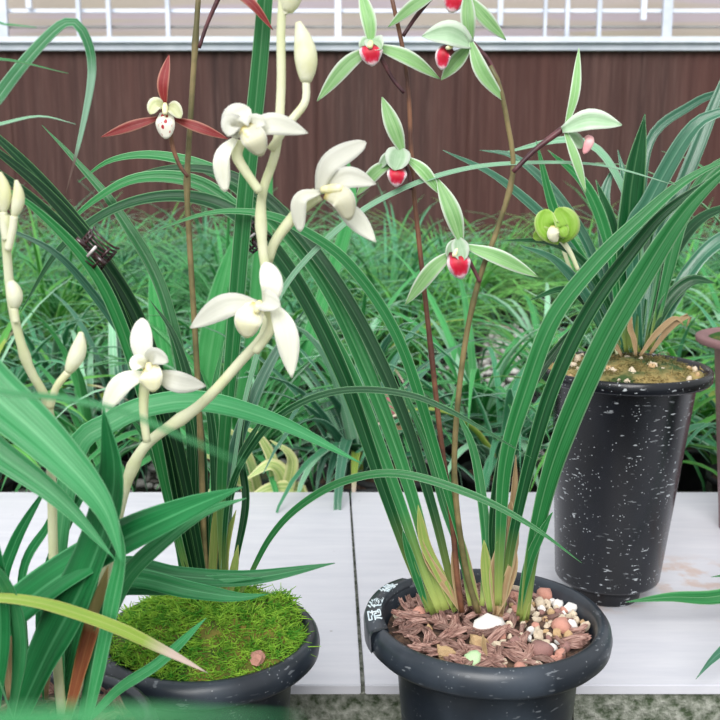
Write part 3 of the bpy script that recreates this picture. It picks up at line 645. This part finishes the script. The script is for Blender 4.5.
for i, (p, w, mt, y0, y1) in enumerate([
    ([(-40, 745), (-150, 560), (-140, 380), (-70, 345), (0, 400), (60, 455), (104, 508), (123, 566)], 60, 'leafnear', .47, .42),
    ([(-30, 745), (-130, 600), (-120, 440), (-50, 420), (0, 455), (60, 500), (116, 560)], 34, 'leafnear', .48, .44),
    ([(5, 745), (42, 660), (78, 590), (104, 522), (113, 470), (103, 408)], 50, 'leafneardark', .50, .44),
    ([(-30, 720), (-10, 640), (36, 592), (108, 546), (180, 512), (242, 487)], 40, 'leafneardark', .50, .45),
    ([(80, 730), (100, 640), (125, 580), (165, 540), (205, 512), (246, 498)], 19, 'leafnear', .50, .48),
    ([(84, 735), (101, 660), (113, 600), (121, 556), (118, 520)], 19, 'leafnear', .48, .44),
    ([(-60, 610), (-20, 598), (40, 603), (110, 625), (160, 648), (208, 673)], 13, 'yellowing', .43, .46),
    ([(84, 725), (118, 690), (160, 662), (206, 618)], 12, 'leafnear', .50, .50),
    ([(60, 700), (58, 560), (76, 452), (110, 423), (150, 406), (206, 402), (282, 424), (363, 464)], 22, 'leafnear', .52, .60),
    ([(60, 690), (86, 598), (120, 566), (180, 576), (250, 578), (335, 563)], 19, 'leafneardark', .53, .57),
    ([(64, 695), (90, 606), (126, 578), (190, 590), (238, 597), (268, 594)], 19, 'leafneardark', .53, .55),
    ([(66, 695), (84, 612), (116, 590), (170, 588), (215, 580), (262, 578)], 15, 'leafneardark', .54, .56),
    ([(20, 700), (2, 600), (14, 545), (48, 484)], 13, 'leafneardark', .52, .50),
    ([(30, 700), (22, 580), (48, 525), (62, 490)], 12, 'leafneardark', .53, .50),
    ([(-10, 740), (0, 640), (-6, 560), (-20, 500)], 22, 'leafneardark', .47, .42),
    ([(8, 735), (20, 650), (8, 590), (-30, 540)], 16, 'leafnear', .48, .42),
    ([(45, 700), (40, 620), (52, 560), (90, 480), (130, 440)], 12, 'leafneardark', .53, .56),
    ([(20, 735), (-60, 420), (-32, 150), (0, 95), (40, 45), (68, 22), (84, 34), (92, 70), (82, 130), (65, 196)], 14, 'browntip', .52, .56),
    ([(-30, 735), (-90, 300), (-42, 70), (0, 59), (68, 73)], 7, 'leaf', .50, .54),
    ([(-40, 735), (-100, 300), (-30, 132), (0, 124), (40, 116), (76, 124)], 8, 'pale', .50, .54),
    ([(-50, 735), (-110, 300), (-30, 30), (0, 24), (36, 27)], 9, 'leafnear', .46, .42),
    ([(20, 740), (-70, 480), (-40, 400), (30, 395), (110, 408), (190, 440), (272, 477)], 6, 'leafnear', .46, .14),
    ([(-140, 900, .36), (-260, 830, .2), (-160, 740, .11), (0, 722, .085), (140, 714, .078), (300, 720, .078)], 44, 'leafnear', .27, .23),
    ]):
    LA(p, w, mt, y1, y0, fold=.3, face=(.25*math.sin(i*2.3), -.8, .55), wav=.35)
stalk(A, [(66, 720), (85, 660), (100, 600), (117, 520), (130, 474), (149, 442), (200, 405), (240, 362), (266, 330), (268, 290), (262, 240), (262, 195), (276, 150), (281, 90), (281, 30), (284, -20)], YAp, .50, 6.4, 4.2, M['creamstalk'], nodes=(.36, .45, .62, .73), n=70)
stalk(A, [(62, 716), (56, 640), (53, 540), (51, 460), (48, 405), (28, 365), (13, 310), (7, 255), (5, 215)], YAp, .47, 5.5, 4.2, M['creamstalk'], nodes=(.55, .75), n=50)
LA([(68, 715), (82, 662), (96, 612), (108, 566)], 17, 'sheathred', YAp-.015, YAp-.02, name='sheath', n=14); LA([(46, 700), (48, 670), (52, 640), (56, 560)], 9, 'sheath', name='sheath', n=12); LA([(10, 700), (8, 650), (12, 615), (20, 590)], 14, 'sheath', name='sheath', n=12)
def bud(par, a, b, w, Y, ped, name='bud'):
    """pointed swelling between pixel a (base) and b (tip), on its short pedicel"""
    mb = MB(); k = Y/F; mb.tube(catmull(px3(ped, Y, Y), 14), 4.0*k, 8)
    pa, pb = P(*a, Y), P(*b, Y)
    mb.tube([pa.lerp(pb, j/14)+Vector((.0016*math.sin(j/14*PI), 0, 0)) for j in range(15)], lambda u: w*.5*k*max(.12, (math.sin(PI*min(1, .12+u*.8))**.9)*(1-.25*u)), 14)
    return mb.build(name, M['bud'], par)
bud(A, (306, 82), (298, 22), 25, .50, [(270, 150), (290, 122), (305, 102), (306, 80)])
bud(A, (68, 372), (81, 332), 19, .475, [(50, 408), (56, 388), (68, 372)])
bud(A, (14, 308), (8, 278), 18, .475, [(16, 322), (15, 315), (14, 308)])
bud(A, (14, 216), (16, 180), 14, .47, [(8, 250), (12, 232), (14, 216)])
bud(A, (3, 212), (0, 172), 14, .47, [(6, 240), (4, 226), (3, 212)])
bud(A, (287, 12), (288, -30), 25, .50, [(284, 10), (286, 12), (287, 14)])
Yf = .49
flower(A, 'flower', .485, 0, [(147, 442), (144, 418), (144, 394), (146, 380)], M['creamstalk'],
       [([(147, 368), (142, 345, -.002), (142, 318, .004)], 22, blunt), ([(146, 374), (122, 384, -.004), (102, 414, .002)], 21, sepal), ([(156, 374), (178, 382, -.004), (206, 386, .002)], 21, sepal)],
       [([(148, 364), (154, 356, -.006), (168, 362, -.008)], 17), ([(146, 366), (138, 362, -.006), (132, 370, -.008)], 15)],
       [([(149, 366, -.002), (150, 376, -.011), (153, 392, -.008)], 24)], ([(149, 364, -.002), (149, 372, -.008)], 3.4), 'creampetal', 'creampetal', 'creamlip', lipfold=-.12, pedr=4.2)
flower(A, 'flower', .48, 0, [(255, 352), (268, 334), (272, 318), (266, 305)], M['creamstalk'],
       [([(266, 306), (272, 286, -.004), (265, 262, .002)], 22, blunt), ([(258, 304), (226, 306, -.004), (190, 328, .002)], 24, sepal), ([(272, 304), (286, 332, -.004), (292, 378, .002)], 23, sepal)],
       [([(262, 300), (264, 300, -.008), (280, 306, -.012)], 22), ([(258, 302), (250, 312, -.007), (240, 316, -.008)], 18)],
       [([(258, 304, -.002), (248, 320, -.011), (246, 338, -.006)], 27)], ([(260, 302, -.004), (256, 312, -.010)], 3.6), 'creampetal', 'creampetal', 'creamlip', lipfold=-.12, pedr=4.6)
flower(A, 'flower', .49, 0, [(260, 192), (246, 172), (237, 156), (240, 140)], M['creamstalk'],
       [([(240, 138), (236, 120, -.006), (250, 108, -.004)], 27, blunt), ([(246, 134), (272, 124, -.004), (308, 133, .002)], 21, sepal), ([(236, 138), (222, 158, -.004), (225, 192, .002)], 16, blunt)],
       [([(240, 132), (232, 124, -.008), (228, 136, -.010)], 20), ([(244, 130), (256, 122, -.008), (266, 124, -.008)], 16)],
       [([(244, 126, -.004), (254, 138, -.013), (262, 156, -.008)], 24)], ([(244, 130, -.004), (250, 138, -.012)], 3.4), 'creampetal', 'creampetal', 'creamlip', lipfold=-.12, pedr=4.6)
flower(A, 'flower', .51, 0, [(268, 262), (276, 240), (298, 212), (318, 194)], M['creamstalk'],
       [([(318, 192), (330, 164, -.002), (366, 142, .004)], 21, blunt), ([(320, 192), (300, 200, -.004), (300, 232, 0)], 15, blunt), ([(336, 204), (352, 216, .006), (376, 242, .008)], 20, sepal)],
       [([(326, 188), (348, 178, -.004), (376, 184, -.002)], 21, sepal), ([(330, 184), (346, 176, .004), (362, 172, .006)], 13)],
       [([(326, 192, -.004), (342, 198, -.012), (350, 220, -.008)], 23)], ([(322, 190, -.002), (342, 188, -.010)], 4.2), 'creampetal', 'creampetal', 'creamlip', lipfold=-.12, pedr=5.0)
# ================================================================== PLANT D: tall black pot on the bench
pD = Pz(606, 607, 0); YDp = pD.y+.031; cD = P(625, 366, YDp)
D = thing('potted_orchid', 'dark leaved orchid in the tall black pot standing on the white bench', 'potted orchid', (cD.x, cD.y, 0))
h = cD.z; r = .079
mb = MB(); mb.lathe([(0, -h+.025), (.04, -h+.025), (.060, -.02), (.0735, -.002), (.0750, 0), (.0775, 0), (.0790, -.0016), (.0790, -.0095), (.0775, -.0115), (.0670, -.0122), (.0656, -.014), (.0496, -h+.022), (.0484, -h+.0195), (.040, -h+.0175), (.0335, -h+.016), (.0325, -h+.0015), (.0315, -h), (0, -h)], cD, 96)
for q in mb.v: q.x += (q.z-cD.z)*.036     # the pot leans a little to the right
mb.build('pot', M['potblackspeck'], D)
def dz(x, y):
    return cD.z - .006 + .012*(1-((x-cD.x)**2+(y-cD.y)**2)/.07**2) + .005*noise.noise(Vector((x*50, y*50, 5.)))
disc(D, cD+Vector((0, 0, -.006)), .0715, M['mossdark'], 'moss_ground', .006, .012)
moss_fuzz(D, cD, .07, dz, M['mossdark'], 2200, .0045)
for i in range(40):
    a = R.random()*2*PI; q = .067*math.sqrt(R.random()); x = cD.x+q*math.cos(a); y = cD.y+q*math.sin(a)-.004
    s = R.uniform(.002, .0042); mt = R.choice(['stonecream', 'stonecream', 'stoneochre'])
    place('pebble', ROCKS[mt][R.randrange(4)], (x, y, dz(x, y)+s*.5), s, (R.random()*6, R.random()*6, 0), 'pale granule lying on the moss in the tall black pot', 'pebble', 'granules in the tall pot')
YD = cD.y
for i, (p, w, mt, y1) in enumerate([
    ([(632, 352), (628, 270), (632, 190), (645, 114)], 24, 'leafdark', .90), ([(625, 352), (600, 300), (560, 235), (500, 180), (443, 150)], 11, 'leafgrey', .88), ([(620, 352), (610, 310), (585, 264), (550, 243), (502, 240)], 8, 'leafdark', .86),
    ([(618, 352), (595, 262), (560, 200), (516, 158), (480, 150)], 10, 'leafgrey', .95), ([(630, 350), (640, 250), (610, 165), (570, 140), (498, 154)], 9, 'pale', .98), ([(640, 350), (652, 260), (688, 170), (716, 100), (735, 50)], 14, 'leafgrey', .98),
    ([(640, 350), (632, 240), (650, 200), (690, 132), (720, 113), (770, 100)], 16, 'leafgrey', .88), ([(638, 348), (640, 220), (650, 140), (690, 106), (720, 93), (775, 84)], 9, 'leafgrey', 1.0), ([(645, 348), (665, 305), (690, 281), (716, 283)], 13, 'leafdark', .92),
    ([(650, 348), (690, 272), (730, 236), (785, 228)], 16, 'leafgrey', .95), ([(620, 352), (608, 255), (604, 200), (614, 165)], 15, 'leafgrey', .96), ([(640, 352), (655, 262), (660, 200), (668, 150)], 14, 'leaf', .97), ([(616, 352), (590, 275), (556, 215), (536, 140)], 10, 'leaf', .92),
    ([(624, 352), (612, 260), (588, 190), (548, 150)], 12, 'leaf', .90), ([(632, 352), (622, 250), (625, 190), (618, 150)], 12, 'leafgrey', .99), ([(645, 350), (660, 280), (700, 220), (760, 200)], 12, 'leafdark', 1.0), ([(614, 354), (590, 310), (565, 290), (530, 300)], 9, 'leafdark', .86),
    ([(636, 352), (640, 280), (645, 230), (655, 190)], 18, 'leafdark', .95), ([(627, 352), (620, 290), (612, 230), (596, 180)], 16, 'leafdark', .93), ([(612, 354), (588, 300), (556, 262), (520, 245)], 11, 'leafgrey', .84), ([(650, 350), (668, 270), (684, 215), (720, 165), (790, 150)], 13, 'leaf', .93)]):
    leaf(D, p, YD, y1, w, M[mt], face=(.3*math.sin(i*1.9), -.85, .5), fold=.5)
for p, mt in (([(640, 356), (655, 335), (675, 318), (684, 326)], 'sheath'), ([(636, 356), (634, 340), (630, 328), (632, 316)], 'sheath'), ([(650, 354), (660, 340), (668, 330), (680, 320), (690, 316), (686, 328)], 'sheath'), ([(622, 356), (614, 344), (606, 340), (596, 346)], 'sheath')):
    leaf(D, p, YD-.015, YD-.02, 6, M[mt], n=14, name='sheath')
stalk(D, [(618, 354), (600, 320), (575, 280), (560, 240)], YD, .97, 2.5, 2.0, M['creamstalk'])
M['limepetal'] = blade('lime_petal', RGB(160, 212, 70), RGB(206, 234, 134), RGB(224, 240, 170), rough=.5, trans=.35, rib=0)
flower(D, 'flower', .86, 0, [(578, 270), (570, 252), (560, 238)], M['creamstalk'],
       [([(560, 242), (546, 226, -.006), (547, 209, -.004)], 24, blunt, .6), ([(560, 242), (567, 226, -.006), (557, 208, -.002)], 24, blunt, .6), ([(556, 240), (544, 234, -.004), (533, 238, 0)], 14, blunt, .5)],
       [([(558, 240), (562, 230, -.01), (566, 238, -.012)], 15)], [([(555, 226, -.008), (554, 234, -.013), (557, 242, -.01)], 13)], None, 'limepetal', 'limepetal', 'creamlip', 2.2)
# ================================================================== PLANT E: mauve pot at the right edge
pE = P(769, 337, 1.09); cE = Vector((pE.x, 1.09, pE.z)); hE = pE.z
E = thing('potted_orchid', 'mauve plastic pot with a small orchid cut off by the right edge', 'potted orchid', (cE.x, cE.y, 0))
mb = MB(); mb.lathe([(0, -hE+.02), (.03, -hE+.02), (.048, -.02), (.066, 0), (.076, 0), (.0775, -.002), (.0770, -.0065), (.075, -.008), (.0575, -.010), (.0565, -.012), (.038, -hE), (0, -hE)], cE, 80); mb.build('pot', M['potmauve'], E)
disc(E, cE+Vector((0, 0, -.004)), .064, M['mossgold'], 'moss_ground', .006, .012)
def local_leaf(par, base, az, el, L, w, droop, mat, n=12, prof=grass, fold=.4):
    pts = []; p = Vector(base); a = el
    for i in range(n):
        pts.append(p.copy()); p = p + Vector((math.cos(az)*math.cos(a), math.sin(az)*math.cos(a), math.sin(a)))*(L/(n-1)); a -= droop/(n-1)*(1+.8*i/n)
    v, f, uv = ribbon(pts, w, prof, fold, (-math.sin(az)*0-math.cos(az)*.8, -math.sin(az)*.8, .6), .0006, .3, R.random()*9)
    return mk('leaf', v, f, mat, par, uv)
for i in range(9): local_leaf(E, cE+Vector((R.gauss(0, .008), R.gauss(0, .008), .004)), i*.7, 1.35, R.uniform(.2, .3), .005, R.uniform(.8, 2.), M['leaf'])
# ================================================================== PLANT G: neighbour past the right edge, leaf tips reach into view
cG = Vector((.50, .86, .12))
G = thing('potted_orchid', 'orchid past the right edge whose leaf tips reach over the white bench', 'potted orchid', (cG.x, cG.y, 0))
pot_front(G, cG, .07, cG.z, M['potblack']); disc(G, cG+Vector((0, 0, -.01)), .058, M['soil'], 'potting_mix')
for p, w, mt, y0, y1 in (([(905, 470), (840, 520), (780, 575), (720, 596), (670, 597), (626, 602)], 16, 'leaf', .86, .83), ([(905, 470), (850, 540), (780, 600), (735, 640), (712, 660), (696, 679)], 17, 'leafgrey', .86, .72),
                         ([(905, 470), (850, 500), (790, 550), (740, 572), (711, 577)], 10, 'leaf', .86, .86), ([(905, 470), (900, 380), (930, 300), (980, 250)], 14, 'leaf', .86, .9), ([(905, 470), (930, 400), (980, 380), (1040, 420)], 14, 'leafdark', .86, .8)):
    leaf(G, p, y0, y1, w, M[mt], fold=.5)
# ================================================================== plants of the bed behind the bench
def bed_leaf_mesh(L, w, el, droop, az, base, mat, seed, n=9):
    pts = []; p = Vector(base); a = el
    for i in range(n):
        pts.append(p.copy()); p = p + Vector((math.cos(az)*math.cos(a), math.sin(az)*math.cos(a), math.sin(a)))*(L/(n-1)); a -= droop/(n-1)*(1+.8*i/n)
    return ribbon(pts, w, grass, .4, (-math.cos(az)*.8, -math.sin(az)*.8, .6), .0007, .5, seed)
M['potbed'] = plain('bed_pot', RGB(28, 30, 32), RGB(52, 54, 56), 30, .5)
pm = MB(); pm.lathe([(0, .01), (.04, .01), (.058, .080), (.066, .088), (.066, .077), (.058, .074), (.042, 0), (0, 0)], (0, 0, 0), 32)
POTME = mk('pot', pm.v, pm.f, M['potbed']).data
sm = bpy.data.meshes.new('potting_mix'); dv = [(.0565*math.cos(2*PI*k/32), .0565*math.sin(2*PI*k/32), .077) for k in range(32)] + [(0, 0, .084)]
sm.from_pydata(dv, [], [(k, (k+1) % 32, 32) for k in range(32)]); sm.materials.append(M['soil'])
bpy.data.objects.remove(bpy.data.objects['pot.003'] if False else [o for o in bpy.data.objects if o.data == POTME][0])
def proto(nl, Lr, wr, er, dr, mat, seed, joined=False):
    rr = random.Random(seed); out = []; J = MB()
    for i in range(nl):
        az = rr.random()*2*PI; b = (.02*math.cos(az)*rr.random(), .02*math.sin(az)*rr.random(), .078)
        q = bed_leaf_mesh(rr.uniform(*Lr), rr.uniform(*wr), rr.uniform(*er), rr.uniform(*dr), az, b, mat, rr.random()*9, 8 if joined else 11)
        if joined: J.add(*q)
        else:
            me = bpy.data.meshes.new('leaf'); me.from_pydata(q[0], [], q[1]); l = me.uv_layers.new(name='UVMap')
            for lp in me.loops: l.data[lp.index].uv = q[2][lp.vertex_index]
            me.polygons.foreach_set('use_smooth', [True]*len(me.polygons)); me.materials.append(mat); me.materials.clear(); me.materials.append(M['pale'] if rr.random() < .14 else M['yellowing'] if rr.random() < .02 else mat); out.append(me)
    if joined:
        me = bpy.data.meshes.new('foliage'); me.from_pydata(J.v, [], J.f); l = me.uv_layers.new(name='UVMap')
        for lp in me.loops: l.data[lp.index].uv = J.uv[lp.vertex_index]
        me.polygons.foreach_set('use_smooth', [True]*len(me.polygons)); me.materials.append(mat); out = me
    return out
NEAR = [proto(34, (.20, .44), (.005, .010), (.75, 1.5), (.8, 2.6), M[k], s) for s, k in enumerate(('bg1', 'bg2', 'bg3', 'bg1', 'leafgrey'))]
MID = [proto(26, (.24, .42), (.004, .0075), (.95, 1.5), (.8, 2.4), M[k], 30+s) for s, k in enumerate(('bg1', 'bg2', 'bg3', 'bg1'))]
FAR = [proto(60, (.26, .46), (.003, .0055), (.9, 1.5), (.8, 2.5), M[k], 60+s, True) for s, k in enumerate(('bg1', 'bg2', 'bg3', 'bg1'))]
def bed_plant(x, y, leaves, label, group, sc=1.0):
    root = thing('bed_orchid', label, 'potted orchid', (x, y, ZF), group); root.rotation_euler.z = R.random()*6.28; root.scale = (sc, sc, sc)
    items = [('pot', POTME), ('potting_mix', sm)] + ([('leaf', me) for me in leaves] if isinstance(leaves, list) else [('foliage', leaves)])
    for nm, me in items:
        o = bpy.data.objects.new(nm, me); COL.objects.link(o); o.parent = root
    return root
def bright(Y): return Y
y = YK+.19; row = 0
while y < WY-.33:
    half = .40*y+.22; step = .175 if y < 2.2 else .19
    k = int(2*half/step)
    for i in range(k+1):
        x = -half+2*half*i/k+R.uniform(-.03, .03)+(step/2 if row % 2 else 0); yy = y+R.uniform(-.03, .03)
        if yy > 2.15 and yy < 3.25 and .30 < x < .62: continue
        if yy > 1.75 and yy < 2.1 and .02 < x < .22: continue    # bare gravelly gap
        if row == 0: bed_plant(x, yy, NEAR[R.randrange(5)], 'strap-leaved orchid in the bed, first row behind the white bench', 'bed orchids, first row', R.uniform(.85, 1.0))
        elif row < 4: bed_plant(x, yy, MID[R.randrange(4)] if row > 1 else NEAR[R.randrange(5)], 'grassy green orchid in the bed, between its first row and the far rows', 'bed orchids, middle rows', R.uniform(.85, 1.1))
        else: bed_plant(x, yy, FAR[R.randrange(4)], 'blurred grassy orchid in the far rows of the bed towards the brown wall', 'bed orchids, far rows', R.uniform(.95, 1.15) if y < WY-.7 else .8)
    y += .2 if row < 4 else .23; row += 1
# two named plants close behind the bench
V = thing('bed_orchid', 'cream-striped orchid just behind the back edge of the white bench', 'potted orchid', (P(262, 480, YK+.09).x, YK+.09, ZF))
for nm, me in (('pot', POTME), ('potting_mix', sm)):
    o = bpy.data.objects.new(nm, me); COL.objects.link(o); o.parent = V
for p, w in (([(268, 560), (262, 500), (235, 480), (205, 500), (195, 525)], 12), ([(275, 560), (285, 490), (272, 465), (245, 480)], 18), ([(262, 560), (258, 490), (240, 440), (215, 425)], 10), ([(265, 560), (275, 480), (262, 440), (240, 425)], 12), ([(270, 560), (295, 510), (300, 490), (270, 488), (240, 505)], 14), ([(255, 560), (250, 500), (225, 465), (195, 452)], 10), ([(268, 560), (290, 480), (290, 455), (270, 440)], 14)):
    leaf(V, p, YK+.09, YK+.03, w, M['cream_striped'], wav=.4)
W = thing('bed_orchid', 'broad bright leaved orchid behind the claw clip and cream stalk', 'potted orchid', (P(225, 470, 1.52).x, 1.52, ZF))
for nm, me in (('pot', POTME), ('potting_mix', sm)):
    o = bpy.data.objects.new(nm, me); COL.objects.link(o); o.parent = W
for p, w in (([(222, 490), (206, 440), (206, 385), (218, 310), (234, 236)], 27), ([(226, 490), (240, 420), (256, 330), (264, 240), (272, 160)], 20), ([(230, 490), (285, 400), (330, 280), (352, 200), (345, 150)], 16), ([(222, 490), (180, 420), (160, 340), (150, 260)], 18), ([(226, 490), (270, 440), (320, 400), (370, 390)], 14)):
    leaf(W, p, 1.52, 1.5, w, M['bg1'], wav=.3)
pk = thing('bed_orchid', 'bed orchid with a withered pink flower beside the front leaves', 'potted orchid', (P(392, 460, 1.42).x, 1.42, ZF))
for nm, me in [('pot', POTME), ('potting_mix', sm)] + [('leaf', q) for q in NEAR[1][:9]]:
    o = bpy.data.objects.new(nm, me); COL.objects.link(o); o.parent = pk; o.scale = (1, 1, .8) if nm == 'leaf' else (1, 1, 1)
M['witherpink'] = blade('withered_pink', RGB(206, 120, 128), RGB(224, 160, 160), RGB(230, 180, 176), rough=.6)
stalk(pk, [(395, 500), (396, 460), (394, 425)], 1.42, 1.40, 2.5, 2, M['sheathgreen'])
wf = petal(pk, [(393, 425), (390, 405), (386, 380)], 1.39, 9, M['witherpink'], name='withered_flower')
for p in ([(394, 425), (402, 412), (404, 400)], [(392, 425), (384, 418), (380, 410)], [(394, 424), (398, 430), (406, 424)]): petal(wf, p, 1.39, 8, M['sheath'], name='petal')
# loose pale gravel in the gaps of the bed: nobody could count it
g = MB(); ico = rock_mesh('g', 1, 2, M['stonecream']); iv = [q.co.copy() for q in ico.vertices]; jf = [list(p.vertices) for p in ico.polygons]
bm = bmesh.new(); bmesh.ops.create_icosphere(bm, subdivisions=1, radius=1); iv = [q.co.copy() for q in bm.verts]; bm.verts.index_update(); jf = [[q.index for q in p.verts] for p in bm.faces]; bm.free()
for (gx, gy, rx, ry, k) in ((.47, 2.75, .24, .6, 700), (-.75, 2.4, .3, .2, 260), (-.2, 1.7, .3, .12, 160), (.2, 1.75, .3, .12, 160), (-.6, 1.6, .25, .12, 140)):
    for i in range(k):
        s = R.uniform(.005, .013); c = Vector((R.gauss(gx, rx*.5), R.gauss(gy, ry*.5), ZF+s*.4)); g.add([c+Vector((q.x*s, q.y*s, q.z*s*.7)) for q in iv], jf)
go = g.build('gravel', M['stonewhite']); tag(go, 'pale loose gravel on the ground between the bed orchids', 'gravel', kind='stuff')
# ------------------------------------------------------------------ light
w = bpy.data.worlds.new('world'); S.world = w; w.use_nodes = True; nt = w.node_tree; bg = nt.nodes['Background']; q = N(nt)
gz = q.xyz(q.coord('Generated'))[2]
c = q.ramp(q.math('ADD', q.math('MULTIPLY', gz, .5), .5), [(.0, (.3, .34, .3)), (.47, (.7, .73, .74)), (.56, (1.0, 1.03, 1.05)), (1, (1.15, 1.18, 1.22))])
nt.links.new(c, bg.inputs[0]); bg.inputs[1].default_value = .8
sd = bpy.data.lights.new('daylight', 'SUN'); sd.energy = 3.1; sd.angle = math.radians(40); sd.color = (1, .98, .95)
so = bpy.data.objects.new('daylight', sd); COL.objects.link(so); so.rotation_euler = (math.radians(52), math.radians(-14), 0)
S.view_settings.view_transform = 'Standard'; S.view_settings.look = 'None'; S.view_settings.gamma = 1; S.view_settings.use_curve_mapping = False
S.view_settings.exposure = .12
S.cycles.use_denoising = True
